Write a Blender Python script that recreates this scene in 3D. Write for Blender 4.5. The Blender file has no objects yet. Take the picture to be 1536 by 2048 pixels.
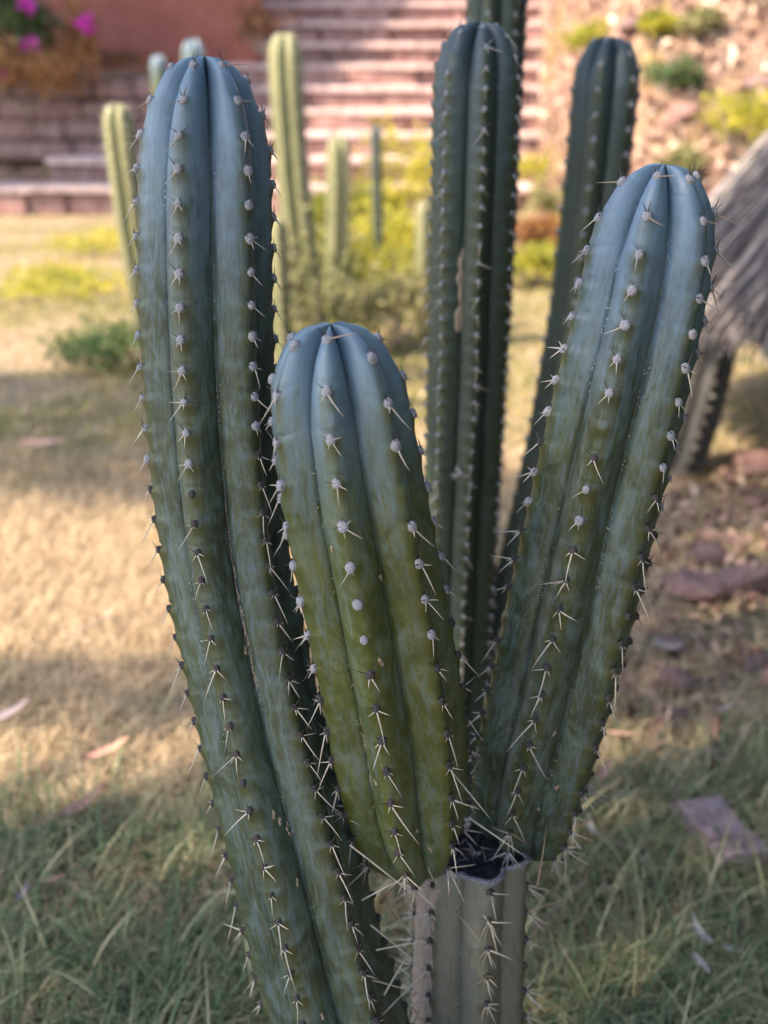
import bpy, bmesh, math, random
import numpy as np
from mathutils import Vector, Matrix

SC = bpy.context.scene
COL = SC.collection
R = math.radians
rng = np.random.default_rng(11)
random.seed(11)

# ------------------------------------------------------------------ camera
CAM_Z, PITCH, FPX = 1.45, R(22.0), 2200.0
cam_d = bpy.data.cameras.new('camera'); cam = bpy.data.objects.new('camera', cam_d)
COL.objects.link(cam); SC.camera = cam
cam.location = (0, 0, CAM_Z); cam.rotation_euler = (R(90) - PITCH, 0, 0)
cam_d.sensor_fit = 'VERTICAL'; cam_d.sensor_height = 24.0; cam_d.lens = 24.0 * FPX / 2048
cam_d.clip_start = 0.02; cam_d.clip_end = 2000
cam_d.dof.use_dof = True; cam_d.dof.focus_distance = 1.11
cam_d.dof.aperture_fstop = cam_d.lens / 12.5; cam_d.dof.aperture_blades = 0

# ------------------------------------------------------------------ sky, sun, exposure
SUN = Vector((-0.62, -0.30, 0.72)).normalized()
w = bpy.data.worlds.new('World'); SC.world = w; w.use_nodes = True
nt = w.node_tree; bg = nt.nodes['Background']
sky = nt.nodes.new('ShaderNodeTexSky'); sky.sky_type = 'NISHITA'; sky.sun_disc = False
sky.sun_elevation = math.asin(SUN.z); sky.sun_rotation = math.atan2(SUN.x, SUN.y)
nt.links.new(sky.outputs[0], bg.inputs[0]); bg.inputs[1].default_value = 0.15
sl = bpy.data.lights.new('sun', 'SUN'); sun = bpy.data.objects.new('sun', sl); COL.objects.link(sun)
sl.energy = 4.5; sl.angle = R(0.53); sl.color = (1.0, 0.87, 0.70)
sun.rotation_euler = SUN.to_track_quat('Z', 'Y').to_euler(); sun.location = (-4, -2, 8)
vs = SC.view_settings
vs.view_transform = 'Standard'; vs.look = 'None'; vs.gamma = 1; vs.use_curve_mapping = False
vs.exposure = 2.0
SC.cycles.use_denoising = True
SC.cycles.max_bounces = 8; SC.cycles.diffuse_bounces = 4; SC.cycles.transparent_max_bounces = 4

# ------------------------------------------------------------------ pixel -> place
FW = np.array([0, math.cos(PITCH), -math.sin(PITCH)]); UP = np.array([0, math.sin(PITCH), math.cos(PITCH)])
EYE = np.array([0, 0, CAM_Z])
def ray(px, py):
    return FW + UP * ((1024 - py) / FPX) + np.array([(px - 768) / FPX, 0, 0])
def at(px, py, Y):                      # the point on that ray standing Y metres ahead
    d = ray(px, py); return EYE + d * (Y / d[1])
def depth(p): return float(np.dot(np.asarray(p) - EYE, FW))
def gnd(px, py, z=0.0):                 # the point where that ray meets the ground
    d = ray(px, py); return EYE + d * ((z - CAM_Z) / d[2])

# ------------------------------------------------------------------ noise
def _h(i, j, s):
    v = np.sin(i * 127.1 + j * 311.7 + s * 74.7) * 43758.5453
    return v - np.floor(v)
def vn(x, y, s=0.0):
    x = np.asarray(x, float); y = np.asarray(y, float)
    i = np.floor(x); j = np.floor(y); f = x - i; g = y - j
    f = f * f * (3 - 2 * f); g = g * g * (3 - 2 * g)
    return ((_h(i, j, s) * (1 - f) + _h(i + 1, j, s) * f) * (1 - g) +
            (_h(i, j + 1, s) * (1 - f) + _h(i + 1, j + 1, s) * f) * g)
def fbm(x, y, s=0.0):
    return (vn(x, y, s) + .5 * vn(x * 2.03, y * 2.03, s + 3) + .25 * vn(x * 4.1, y * 4.1, s + 7)) / 1.75
def sst(a, b, x):
    t = np.clip((np.asarray(x, float) - a) / (b - a), 0, 1); return t * t * (3 - 2 * t)

# ------------------------------------------------------------------ mesh helpers
def mk_mesh(name, V, F, mats=(), smooth=True, attrs=None, fm=None):
    me = bpy.data.meshes.new(name)
    V = np.asarray(V, np.float32).reshape(-1, 3)
    F = [np.asarray(f, np.int32) for f in (F if isinstance(F, list) else [F])]
    me.vertices.add(len(V)); me.vertices.foreach_set('co', V.ravel())
    nl = sum(f.size for f in F); npoly = sum(len(f) for f in F)
    me.loops.add(nl); me.polygons.add(npoly)
    me.loops.foreach_set('vertex_index', np.concatenate([f.ravel() for f in F]))
    st = []; o = 0
    for f in F:
        st.append(o + np.arange(len(f)) * f.shape[1]); o += f.size
    me.polygons.foreach_set('loop_start', np.concatenate(st).astype(np.int32))
    if fm is not None: me.polygons.foreach_set('material_index', np.asarray(fm, np.int32))
    me.update(calc_edges=True); me.validate()
    me.polygons.foreach_set('use_smooth', np.full(npoly, smooth))
    for k, a in (attrs or {}).items():
        a = np.asarray(a, np.float32)
        if a.ndim == 1:
            me.attributes.new(k, 'FLOAT', 'POINT').data.foreach_set('value', a)
        else:
            me.attributes.new(k, 'FLOAT_VECTOR', 'POINT').data.foreach_set('vector', a.ravel())
    for m in mats: me.materials.append(m)
    return me
WLOC = {}
def link(name, data, parent=None, loc=(0, 0, 0), label=None, cat=None, group=None, kind=None):
    o = bpy.data.objects.new(name, data); COL.objects.link(o)
    loc = np.asarray(loc, float); WLOC[o.name] = loc
    if parent is not None:
        o.parent = parent; o.location = loc - WLOC[parent.name]
    else: o.location = loc
    if label: o['label'] = label
    if cat: o['category'] = cat
    if group: o['group'] = group
    if kind: o['kind'] = kind
    return o
def place(name, data, parent, M):       # child with a full world matrix, parent is only translated
    o = bpy.data.objects.new(name, data); COL.objects.link(o); o.parent = parent
    o.matrix_local = Matrix.Translation(-Vector(WLOC[parent.name])) @ M
    return o
def grid_faces(nr, nc, wrap):
    i = np.arange(nr - 1)[:, None]; m = nc if wrap else nc - 1
    j = np.arange(m)[None, :]; j2 = (j + 1) % nc
    return np.stack([i * nc + j, i * nc + j2, (i + 1) * nc + j2, (i + 1) * nc + j], -1).reshape(-1, 4)
def tube(pts, rad, nc=6):
    pts = np.asarray(pts, float); rad = np.broadcast_to(rad, len(pts))
    t = np.gradient(pts, axis=0); t /= np.linalg.norm(t, axis=1)[:, None] + 1e-9
    ref = np.array([0.31, 0.2, 0.93]); 
    u = np.cross(t, ref); bad = np.linalg.norm(u, axis=1) < .1
    u[bad] = np.cross(t[bad], np.array([1., 0, 0])); u /= np.linalg.norm(u, axis=1)[:, None]
    v = np.cross(t, u); a = np.linspace(0, 2 * np.pi, nc, endpoint=False)
    V = pts[:, None] + rad[:, None, None] * (u[:, None] * np.cos(a)[None, :, None] + v[:, None] * np.sin(a)[None, :, None])
    return V.reshape(-1, 3), grid_faces(len(pts), nc, True)
class MB:
    def __init__(s): s.V = []; s.F = []; s.n = 0; s.m = []; s.A = []
    def add(s, V, F, mi=0, a=None):
        V = np.asarray(V, float).reshape(-1, 3); F = np.asarray(F, int)
        s.V.append(V); s.F.append(F + s.n); s.n += len(V); s.m.append(np.full(len(F), mi))
        s.A.append(np.full(len(V), 0.0 if a is None else a)); return s
    def mesh(s, name, mats, smooth=True):
        return mk_mesh(name, np.concatenate(s.V), s.F, mats, smooth, {'tint': np.concatenate(s.A)}, np.concatenate(s.m))

# ------------------------------------------------------------------ materials
class NT:
    def __init__(s, name):
        s.m = bpy.data.materials.new(name); s.m.use_nodes = True; s.t = s.m.node_tree
        s.b = s.t.nodes['Principled BSDF']; s.out = s.t.nodes['Material Output']
    def n(s, typ, **k):
        nd = s.t.nodes.new('ShaderNode' + typ)
        for a, b in k.items(): setattr(nd, a, b)
        return nd
    def put(s, sock, val):
        if hasattr(val, 'is_linked') or isinstance(val, bpy.types.NodeSocket): s.t.links.new(val, sock)
        else: sock.default_value = val
    def attr(s, name, vec=False):
        return s.n('Attribute', attribute_name=name).outputs['Vector' if vec else 'Fac']
    def math(s, op, a, b=0.0, clamp=False):
        nd = s.n('Math', operation=op, use_clamp=clamp); s.put(nd.inputs[0], a); s.put(nd.inputs[1], b); return nd.outputs[0]
    def noise(s, vec, scale, detail=3, rough=.55, dist=0.0):
        nd = s.n('TexNoise'); s.put(nd.inputs['Vector'], vec); nd.inputs['Scale'].default_value = scale
        nd.inputs['Detail'].default_value = detail; nd.inputs['Roughness'].default_value = rough
        nd.inputs['Distortion'].default_value = dist; return nd.outputs['Fac']
    def voro(s, vec, scale):
        nd = s.n('TexVoronoi'); s.put(nd.inputs['Vector'], vec); nd.inputs['Scale'].default_value = scale
        return nd.outputs['Distance']
    def mapr(s, v, a, b, c=0.0, d=1.0):
        nd = s.n('MapRange', interpolation_type='SMOOTHSTEP'); s.put(nd.inputs[0], v)
        for i, x in enumerate((a, b, c, d)): nd.inputs[1 + i].default_value = x
        return nd.outputs[0]
    def mix(s, f, a, b):
        nd = s.n('Mix', data_type='RGBA'); s.put(nd.inputs[0], f)
        s.put(nd.inputs[6], a if not isinstance(a, tuple) else (*a, 1)); s.put(nd.inputs[7], b if not isinstance(b, tuple) else (*b, 1))
        return nd.outputs[2]
    def scale(s, vec, v3):
        nd = s.n('VectorMath', operation='MULTIPLY'); s.put(nd.inputs[0], vec); nd.inputs[1].default_value = v3; return nd.outputs[0]
    def ramp(s, f, stops):
        nd = s.n('ValToRGB'); s.put(nd.inputs[0], f); e = nd.color_ramp.elements
        while len(e) < len(stops): e.new(.5)
        for el, (p, c) in zip(e, stops): el.position = p; el.color = (*c, 1)
        return nd.outputs[0]
    def obj(s): return s.n('TexCoord').outputs['Object']
    def col(s, c, rough=.6, spec=.4):
        s.put(s.b.inputs['Base Color'], c if not isinstance(c, tuple) else (*c, 1))
        s.put(s.b.inputs['Roughness'], rough); s.b.inputs['Specular IOR Level'].default_value = spec; return s
    def bump(s, h, strength=.3, dist=.01):
        nd = s.n('Bump'); s.put(nd.inputs['Height'], h); nd.inputs['Strength'].default_value = strength
        nd.inputs['Distance'].default_value = dist; s.t.links.new(nd.outputs[0], s.b.inputs['Normal']); return s
    def leaf(s, c, trans=.4):             # leaf: lets some light through
        tr = s.n('BsdfTranslucent'); s.put(tr.inputs[0], c); mx = s.n('MixShader'); mx.inputs[0].default_value = trans
        s.t.links.new(s.b.outputs[0], mx.inputs[1]); s.t.links.new(tr.outputs[0], mx.inputs[2])
        s.t.links.new(mx.outputs[0], s.out.inputs[0]); return s

def cactus_mat(name, blue, green, olive, flank, bloom_len, bloom_lo, rough=.42):
    k = NT(name); uv = k.attr('suv', True); crest = k.attr('crest'); tip = k.attr('tipd'); ph = k.attr('ph'); cork = k.attr('cork')
    st = k.noise(k.scale(uv, (150, 20, 150)), 1.0, 4, .6, 1.6)
    st2 = k.noise(k.scale(uv, (420, 22, 420)), 1.0, 3, .6, .4)
    big = k.noise(k.scale(uv, (24, 13, 24)), 1.0, 5, .68, 1.8)
    body = k.mix(k.mapr(big, .35, .68), green, flank)
    near = k.mapr(tip, 0.02, bloom_len, 1.0, bloom_lo)
    bl = k.math('MULTIPLY_ADD', st, 1.5); k.t.nodes[-1].inputs[2].default_value = -.75
    bl = k.math('ADD', bl, near)
    bl = k.math('ADD', bl, k.math('MULTIPLY', k.math('SUBTRACT', big, .5), .9))
    bl = k.math('ADD', bl, k.math('MULTIPLY', k.math('SUBTRACT', st2, .5), .35), True)
    c = k.mix(bl, body, blue)
    # rubbed, olive crest below each areole
    cm = k.math('MULTIPLY', k.mapr(crest, .60, .86), k.mapr(k.noise(k.scale(uv, (70, 60, 70)), 1.0, 3), .15, .5))
    cm = k.math('MULTIPLY', cm, k.mapr(tip, 0.01, .09))
    cm = k.math('MULTIPLY', cm, k.mapr(ph, .02, .8, 1.0, .45))
    c = k.mix(k.math('MULTIPLY', cm, .92), c, olive)
    # crease shade painted as a dark line along the grooves
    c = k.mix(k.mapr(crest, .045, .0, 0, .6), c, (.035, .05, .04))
    # dark specks and pale specks
    vd = k.voro(k.scale(uv, (170, 120, 170)), 1.0)
    dk = k.math('MULTIPLY', k.mapr(vd, .13, .07), k.mapr(k.noise(k.scale(uv, (14, 9, 14)), 1.0, 2), .52, .62))
    c = k.mix(k.math('MULTIPLY', dk, .75), c, (.02, .028, .03))
    vp = k.voro(k.scale(uv, (300, 300, 300)), 1.0)
    pl = k.math('MULTIPLY', k.mapr(vp, .26, .16), k.mapr(crest, .20, .03))
    pl = k.math('MULTIPLY', pl, k.mapr(k.noise(k.scale(uv, (30, 18, 30)), 1.0, 2), .48, .60))
    c = k.mix(k.math('MULTIPLY', pl, .8), c, (.55, .58, .56))
    # cork
    cn = k.noise(k.scale(uv, (90, 40, 90)), 1.0, 4, .65, .8)
    ck = k.mapr(k.math('ADD', cork, k.math('MULTIPLY', k.math('SUBTRACT', cn, .5), .9)), .42, .62)
    c = k.mix(ck, c, k.mix(cn, (.16, .12, .10), (.40, .31, .25)))
    k.col(c, k.math('MULTIPLY_ADD', st, .22), .5)
    k.t.nodes['Math'] if False else None
    rr = k.math('ADD', k.math('MULTIPLY', st, .25), rough - .1); k.put(k.b.inputs['Roughness'], rr)
    k.bump(k.math('ADD', k.math('MULTIPLY', st2, .5), k.math('MULTIPLY', cn, k.math('MULTIPLY_ADD', ck, 2.0))), .16, .003)
    return k.m
M_CAC = cactus_mat('glaucous_skin', (.098, .148, .205), (.021, .031, .014), (.040, .043, .007), (.056, .072, .034), .30, .12)
M_CAC2 = cactus_mat('green_skin', (.098, .146, .188), (.042, .053, .011), (.054, .058, .007), (.088, .099, .028), .24, .10)
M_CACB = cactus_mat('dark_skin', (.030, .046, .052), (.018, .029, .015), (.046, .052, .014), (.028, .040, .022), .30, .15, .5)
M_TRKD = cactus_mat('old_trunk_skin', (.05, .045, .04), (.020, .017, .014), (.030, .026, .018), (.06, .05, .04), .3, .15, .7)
M_TRK = cactus_mat('trunk_skin', (.125, .120, .094), (.034, .038, .020), (.050, .046, .020), (.100, .086, .056), .5, .30, .6)
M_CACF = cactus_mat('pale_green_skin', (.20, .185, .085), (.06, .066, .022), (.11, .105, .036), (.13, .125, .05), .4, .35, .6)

def flat(name, stops, scale=30, rough=.7, spec=.3, bump=0, tint=None, leaf=0, detail=4):
    k = NT(name); o = k.obj(); nz = k.noise(o, scale, detail)
    if tint: nz = k.math('ADD', k.math('MULTIPLY', k.math('SUBTRACT', nz, .5), tint), k.attr('tint'), True)
    c = k.ramp(nz, stops); k.col(c, rough, spec)
    if bump: k.bump(nz, bump, .01)
    if leaf: k.leaf(c, leaf)
    return k.m
M_WOOL = flat('areole_wool', [(.3, (.15, .14, .155)), (.55, (.35, .335, .36)), (.8, (.48, .465, .49))], 900, .95, .1, .6)
M_WOOLD = flat('old_areole_wool', [(.3, (.026, .023, .024)), (.58, (.080, .070, .072)), (.78, (.24, .18, .14))], 700, .95, .1, .6)
M_SPINE = flat('spine_pale', [(.2, (.27, .22, .175)), (.7, (.47, .41, .345))], 150, .5, .4)
M_SPINED = flat('spine_dark', [(.2, (.018, .014, .012)), (.8, (.06, .042, .034))], 200, .5, .4)
M_SPINEB = flat('spine_brown', [(.2, (.16, .09, .055)), (.8, (.36, .26, .19))], 60, .5, .4)
M_CORK = flat('cork_scar', [(.3, (.17, .12, .08)), (.7, (.46, .35, .25))], 500, .9, .2, .6)
M_CUT = flat('dried_black_cut', [(.35, (.010, .009, .011)), (.62, (.035, .032, .038)), (.74, (.20, .19, .19))], 240, .9, .3, 1.0)
M_RIM = flat('dried_grey_rim', [(.3, (.12, .11, .13)), (.7, (.36, .34, .37))], 400, .9, .2, .8)

def ground_mat():
    k = NT('lawn_soil'); o = k.obj()
    a = k.noise(o, 1.6, 5, .6); b = k.noise(o, 24, 5, .7); c2 = k.noise(o, 140, 4, .7)
    c = k.ramp(b, [(.3, (.13, .085, .055)), (.5, (.26, .19, .115)), (.7, (.38, .29, .17))])
    c = k.mix(k.mapr(a, .45, .62), c, k.ramp(b, [(.3, (.07, .075, .03)), (.7, (.22, .19, .075))]))
    c = k.mix(k.mapr(c2, .55, .75, 0, .5), c, (.42, .33, .21))
    return k.col(c, .95, .1).bump(c2, .7, .02).m
def hill_mat():
    k = NT('dry_hillside_soil'); o = k.obj()
    a = k.noise(o, 1.3, 5, .65); b = k.noise(o, 9, 5, .7)
    c = k.ramp(b, [(.36, (.06, .032, .026)), (.48, (.20, .115, .085)), (.6, (.32, .20, .14)), (.75, (.44, .31, .22))])
    c = k.mix(k.mapr(a, .50, .66), c, k.mix(b, (.08, .06, .02), (.34, .25, .10)))
    return k.col(c, .95, .1).bump(b, .8, .08).m
M_GROUND, M_HILL = ground_mat(), hill_mat()
M_GREEN = flat('green_blade', [(.0, (.035, .070, .028)), (.3, (.095, .145, .060)), (.6, (.20, .225, .10)), (.8, (.32, .30, .15)), (1, (.52, .44, .25))], 6, .55, .35, tint=.35, leaf=.3)
M_STRAW = flat('straw_blade', [(.0, (.17, .115, .07)), (.5, (.43, .305, .175)), (1, (.64, .50, .33))], 6, .7, .25, tint=.3, leaf=.2)
M_GOLD = flat('yellow_green_leaf', [(.0, (.06, .09, .018)), (.5, (.27, .27, .035)), (1, (.62, .50, .05))], 4, .5, .3, tint=.3, leaf=.5)
M_BUSH = flat('bush_leaf', [(.0, (.025, .05, .022)), (.5, (.06, .10, .032)), (1, (.14, .18, .05))], 4, .5, .3, tint=.3, leaf=.35)
M_AUTUMN = flat('russet_leaf', [(.0, (.08, .045, .025)), (.5, (.25, .11, .045)), (1, (.44, .24, .06))], 4, .6, .3, tint=.3, leaf=.3)
M_DRYB = flat('dry_olive_leaf', [(.0, (.06, .07, .025)), (.5, (.17, .165, .06)), (1, (.38, .31, .14))], 4, .6, .3, tint=.3, leaf=.35)
M_MAG = flat('magenta_petal', [(.2, (.50, .03, .32)), (.8, (.75, .08, .50))], 30, .6, .2, leaf=.3)
M_TWIG = flat('dry_twig', [(.2, (.15, .11, .085)), (.8, (.36, .29, .22))], 60, .9, .2)
M_BARK = flat('tree_bark', [(.2, (.07, .05, .04)), (.8, (.20, .16, .12))], 20, .95, .1, .8)
M_CROWN = flat('tree_leaf', [(.0, (.03, .06, .02)), (1, (.09, .14, .04))], 4, .5, .3, leaf=.2)
M_LITTER = flat('leaf_litter', [(.0, (.07, .035, .03)), (.35, (.26, .14, .11)), (.7, (.42, .28, .20)), (.9, (.50, .38, .28)), (1, (.72, .62, .52))], 5, .75, .2, tint=.2)
M_DLEAF = flat('fallen_leaf_pink', [(.2, (.34, .17, .12)), (.8, (.52, .31, .23))], 40, .7, .3)
M_DLEAFP = flat('fallen_leaf_pale', [(.2, (.28, .24, .23)), (.8, (.44, .38, .36))], 40, .7, .3)
M_DLEAFM = flat('fallen_leaf_mauve', [(.2, (.28, .20, .20)), (.8, (.44, .33, .32))], 40, .7, .3)
def stone_mat(name, a, b, c, sc=7, strata=0):
    k = NT(name); o = k.obj(); n1 = k.noise(o, sc, 5, .65); n2 = k.noise(o, sc * 9, 4, .7)
    cc = k.ramp(n1, [(.28, a), (.5, b), (.74, c)]); cc = k.mix(k.mapr(n2, .55, .75, 0, .35), cc, (.55, .47, .42))
    if strata:
        wv = k.noise(k.scale(o, (2, 2, 60)), 1, 3); cc = k.mix(k.mapr(wv, .5, .62, 0, .6), cc, (.07, .045, .045))
    return k.col(cc, .9, .2).bump(k.math('ADD', n1, k.math('MULTIPLY', n2, .4)), .8, .03).m
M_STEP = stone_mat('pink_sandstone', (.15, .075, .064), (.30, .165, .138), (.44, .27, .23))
M_STEPC = stone_mat('sunlit_sandstone_tread', (.40, .27, .23), (.52, .37, .33), (.62, .48, .43))  # paler stone puts the sun on the treads into their colour
M_ROCK = stone_mat('mauve_rock', (.10, .05, .046), (.23, .135, .12), (.36, .25, .23), 12)
M_SLAB = stone_mat('layered_slab', (.20, .12, .12), (.36, .24, .23), (.46, .34, .33), 22)
M_WALL = stone_mat('terracotta_plaster', (.20, .062, .045), (.25, .082, .058), (.29, .105, .076), 2.5)
M_THATCH = flat('thatch', [(.0, (.035, .028, .028)), (.5, (.13, .108, .105)), (1, (.34, .29, .26))], 9, .9, .15, tint=.35)

# ================================================================== GROUND
YB0 = 7.6
def height(x, y):
    x = np.asarray(x, float); y = np.asarray(y, float)
    side = sst(1.3, 2.2, x - .04 * (y - 9))
    yb = YB0 - .55 * np.clip(x - 1.3, 0, 6)
    right = np.clip(y - yb, 0, 9) * .62 * side
    back = np.clip(y - 16.5, 0, 8) * .55 + np.clip(y - 12.2, 0, 4.5) * .60 * (1 - side)
    left = sst(-1.7, -3.2, x) * np.clip(y - 12.2, 0, 3) * .25
    h = np.maximum(right, back) + left * 0
    n = (fbm(x * .9, y * .9, 2) - .5) * .30 * sst(.0, .6, h) + (fbm(x * 3, y * 3, 5) - .5) * .14 * sst(0, .5, right)
    lawn = (fbm(x * 1.1, y * 1.1, 9) - .5) * .035
    return h + n * sst(-.2, .5, right + back) + lawn
def axis(a, b, n, far):
    m = np.linspace(a, b, n); e = np.geomspace(.4, far, 14)
    return np.concatenate([a - e[::-1], m, b + e])
gx, gy = axis(-7, 9, 190, 500), axis(-4, 22, 300, 900)
X, Y = np.meshgrid(gx, gy); Z = height(X, Y)
V = np.stack([X, Y, Z], -1).reshape(-1, 3); F = grid_faces(len(gy), len(gx), False)
fc = V[F].mean(1); hillf = (fc[:, 2] > .12).astype(int)
link('ground', mk_mesh('ground', V, F, [M_GROUND, M_HILL], True, None, hillf), kind='structure')

# ================================================================== CACTUS STEMS
def catmull(P, n=900):
    P = np.asarray(P, float); P = np.vstack([2 * P[0] - P[1], P, 2 * P[-1] - P[-2]])
    out = []
    for i in range(1, len(P) - 2):
        t = np.linspace(0, 1, n // (len(P) - 3), endpoint=False)[:, None]
        a, b, c, d = P[i - 1], P[i], P[i + 1], P[i + 2]
        out.append(.5 * (2 * b + (c - a) * t + (2 * a - 5 * b + 4 * c - d) * t ** 2 + (3 * b - a - 3 * c + d) * t ** 3))
    return np.vstack(out + [P[-2][None]])

class Stem:
    """ribbed column: control rows (px, py, metres ahead, half width in px), base first, apex last"""
    def __init__(s, ctrl, n, phi0, spacing, groove=.24, dome=1.15, bottom=0.0, seed=1, amp=.045, twist=0.0, cut=False, world=False, crestp=1.12):
        pts, rad = [], []
        for (a, b, c, r) in ctrl:
            p = np.array([a, b, c]) if world else at(a, b, c)
            pts.append(p); rad.append(r if world else r * depth(p) / FPX)
        C = catmull(np.hstack([np.array(pts), np.array(rad)[:, None]]))
        L = np.concatenate([[0], np.cumsum(np.linalg.norm(np.diff(C[:, :3], axis=0), axis=1))])
        s.L = L[-1]; s.sl = L; s.C = C[:, :3]; s.rad = C[:, 3]; s.n = n; s.phi0 = R(phi0); s.sp = spacing
        s.g = groove; s.dome = dome; s.bot = bottom; s.seed = seed; s.amp = amp; s.tw = twist; s.cut = cut; s.cp = crestp
        T = np.gradient(C[:, :3], axis=0); s.T = T / np.linalg.norm(T, axis=1)[:, None]
        r = np.random.default_rng(seed); s.off = r.uniform(.15, .95, n) * spacing; s.off[0] = .012
        s.H = dome * s.rad[-1]
    def ev(s, S, PHI):
        S = np.asarray(S, float); PHI = np.asarray(PHI, float)
        c = np.stack([np.interp(S, s.sl, s.C[:, i]) for i in range(3)], -1)
        t = np.stack([np.interp(S, s.sl, s.T[:, i]) for i in range(3)], -1); t /= np.linalg.norm(t, axis=-1)[..., None]
        Rr = np.interp(S, s.sl, s.rad)
        u = np.array([0, -1., 0]) - t * (-t[..., 1:2]); u /= np.linalg.norm(u, axis=-1)[..., None]
        v = np.cross(t, u)
        a0 = s.phi0 + s.tw * (s.L - S)
        wob = (vn(S * 7, PHI * 0 + s.seed, 1) - .5) * .05
        q = s.n * (PHI - a0 - wob) / 2
        fx = np.abs(np.mod(q / np.pi + .5, 1.0) - .5) * 2      # 0 on the crest, 1 in the groove
        cr = 1 - fx
        k = np.mod(np.round((PHI - a0) * s.n / (2 * np.pi)), s.n).astype(int)
        ta = np.zeros_like(S)
        f = np.ones_like(S)
        if not s.cut:
            ta = np.clip((S - (s.L - s.H)) / s.H, 0, 1)
            f = np.power(np.clip(1 - ta ** 2.05, 0, 1), .5)
        if s.bot:
            tb = np.clip((s.bot - S) / s.bot, 0, 1); f = f * (.12 + .88 * np.power(np.clip(1 - tb ** 2.1, 0, 1), .55))
        g = s.g * (1 + .75 * ta)
        e = .10 + .08 * ta; qx = s.cp + 1.3 * ta
        r = Rr * f * (1 - g * (np.power(fx * fx + e * e, qx / 2) - e ** qx) - .05 * np.exp(-((1 - fx) / .05) ** 2))
        x = np.mod((s.L - s.off[k] - S) / s.sp + .22 * (1 - cr), 1.0)
        cw = np.power(cr, 3)
        bulge = np.exp(-((x - .10) / .26) ** 2) + np.exp(-((x - 1.10) / .26) ** 2)
        notch = np.exp(-((x - .90) / .055) ** 2)
        r = r + Rr * f ** .5 * s.amp * (bulge - .35) * cw - Rr * f ** .5 * s.amp * 1.15 * notch * np.power(cr, 1.6)
        r = r * (1 + .03 * (vn(S * 14 + 9, k * 3.7 + s.seed, 4) - .5) + .022 * (fbm(S * 30, PHI * 4 + s.seed, 8) - .5))
        pos = c + r[..., None] * (u * np.cos(PHI)[..., None] + v * np.sin(PHI)[..., None])
        if not s.cut:
            pos = pos - t * (Rr * (.10 * ta ** 12 + .34 * fx ** 2.2 * ta ** 2.5))[..., None]
        return pos, cr, x, r, c, t
    def mesh(s, name, mat, base, per=22, ds=.0042, cork=None):
        body = np.arange(0, s.L - (0 if s.cut else s.H), ds)
        if s.cut: S = np.append(body, s.L)
        else: S = np.concatenate([body, s.L - s.H + s.H * np.sin(np.linspace(0, np.pi / 2, 46))])
        m = per // 2; v = np.linspace(0, 1, m, endpoint=False); h = 1 - (1 - v) ** 1.5; h = .35 * v + .65 * h
        u = np.concatenate([-h[:0:-1], h, [1.0]])                  # crest in the middle, closest together at the groove
        P = (np.arange(s.n)[:, None] * 2 * np.pi / s.n + u[None] * np.pi / s.n).ravel()
        SS, PP = np.meshgrid(S, P, indexing='ij')
        PP = PP + s.phi0 + s.tw * (s.L - SS) + (vn(SS * 7, SS * 0 + s.seed, 1) - .5) * .05
        PP = np.mod(PP + np.pi, 2 * np.pi) - np.pi
        pos, cr, x, r, c, t = s.ev(SS, PP)
        F = grid_faces(len(S), len(P), True)
        ck = np.zeros_like(cr) if cork is None else cork(SS, PP, s)
        return mk_mesh(name, pos - base, F, [mat], True,
                       {'crest': cr.ravel(), 'tipd': (s.L - SS).ravel(), 'ph': x.ravel(), 'cork': ck.ravel(),
                        'suv': np.stack([np.sin(PP) * np.mean(s.rad) * 1.3 + s.seed * .37, SS + s.seed * 1.3, np.cos(PP) * np.mean(s.rad) * 1.3], -1).reshape(-1, 3)})
    def frame(s, S, PHI, lift=0.0):
        e = 4e-3; A = np.array([S, S + e, S - e, S, S]); B = np.array([PHI, PHI, PHI, PHI + .03, PHI - .03])
        pos, cr, x, r, c, t = s.ev(A, B)
        up = pos[1] - pos[2]; b = pos[3] - pos[4]; b /= np.linalg.norm(b); nrm = np.cross(b, up); nrm /= np.linalg.norm(nrm)
        if np.dot(nrm, pos[0] - c[0]) < 0: nrm = -nrm
        o = pos[0] - c[0]; o /= np.linalg.norm(o) + 1e-9
        nrm = nrm * .6 + o * .4; nrm /= np.linalg.norm(nrm)
        up = up - nrm * np.dot(up, nrm); up /= np.linalg.norm(up); b = np.cross(up, nrm)
        p = pos[0] + nrm * lift
        return Matrix(((b[0], up[0], nrm[0], p[0]), (b[1], up[1], nrm[1], p[1]), (b[2], up[2], nrm[2], p[2]), (0, 0, 0, 1)))

# ---- areole pads and spine clusters, a few shapes each, shared by all copies
def pad_mesh(rad, mat, seed):
    r = np.random.default_rng(seed); a = np.linspace(0, 2 * np.pi, 10, endpoint=False); V = []
    for h, k in ((-.5, .95), (.1, 1.0), (.45, .80), (.62, .45)):
        j = 1 + r.uniform(-.10, .10, 10)
        V.append(np.stack([np.cos(a) * k * rad * j * .95, np.sin(a) * k * rad * j * 1.08, np.full(10, h * rad) + r.uniform(-.08, .08, 10) * rad], -1))
    V = np.vstack(V + [np.array([[0, 0, .56 * rad]])]); F = [grid_faces(4, 10, True)]
    F.append(np.array([[30 + i, 30 + (i + 1) % 10, 40] for i in range(10)]))
    return mk_mesh('areole', V, F, [mat])
def spine_geo(mb, d, ln, rad, mi, bend=0.0, org=(0, 0, 0)):
    d = np.asarray(d, float); d /= np.linalg.norm(d); side = np.cross(d, [.3, .2, .9]); side /= np.linalg.norm(side)
    t = np.linspace(0, 1, 4)[:, None]
    V, F = tube(np.asarray(org) + d * t * ln + side * bend * ln * t ** 2, rad * np.array([1.15, .85, .55, .08]), 5)
    mb.add(V, F, mi)
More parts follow.
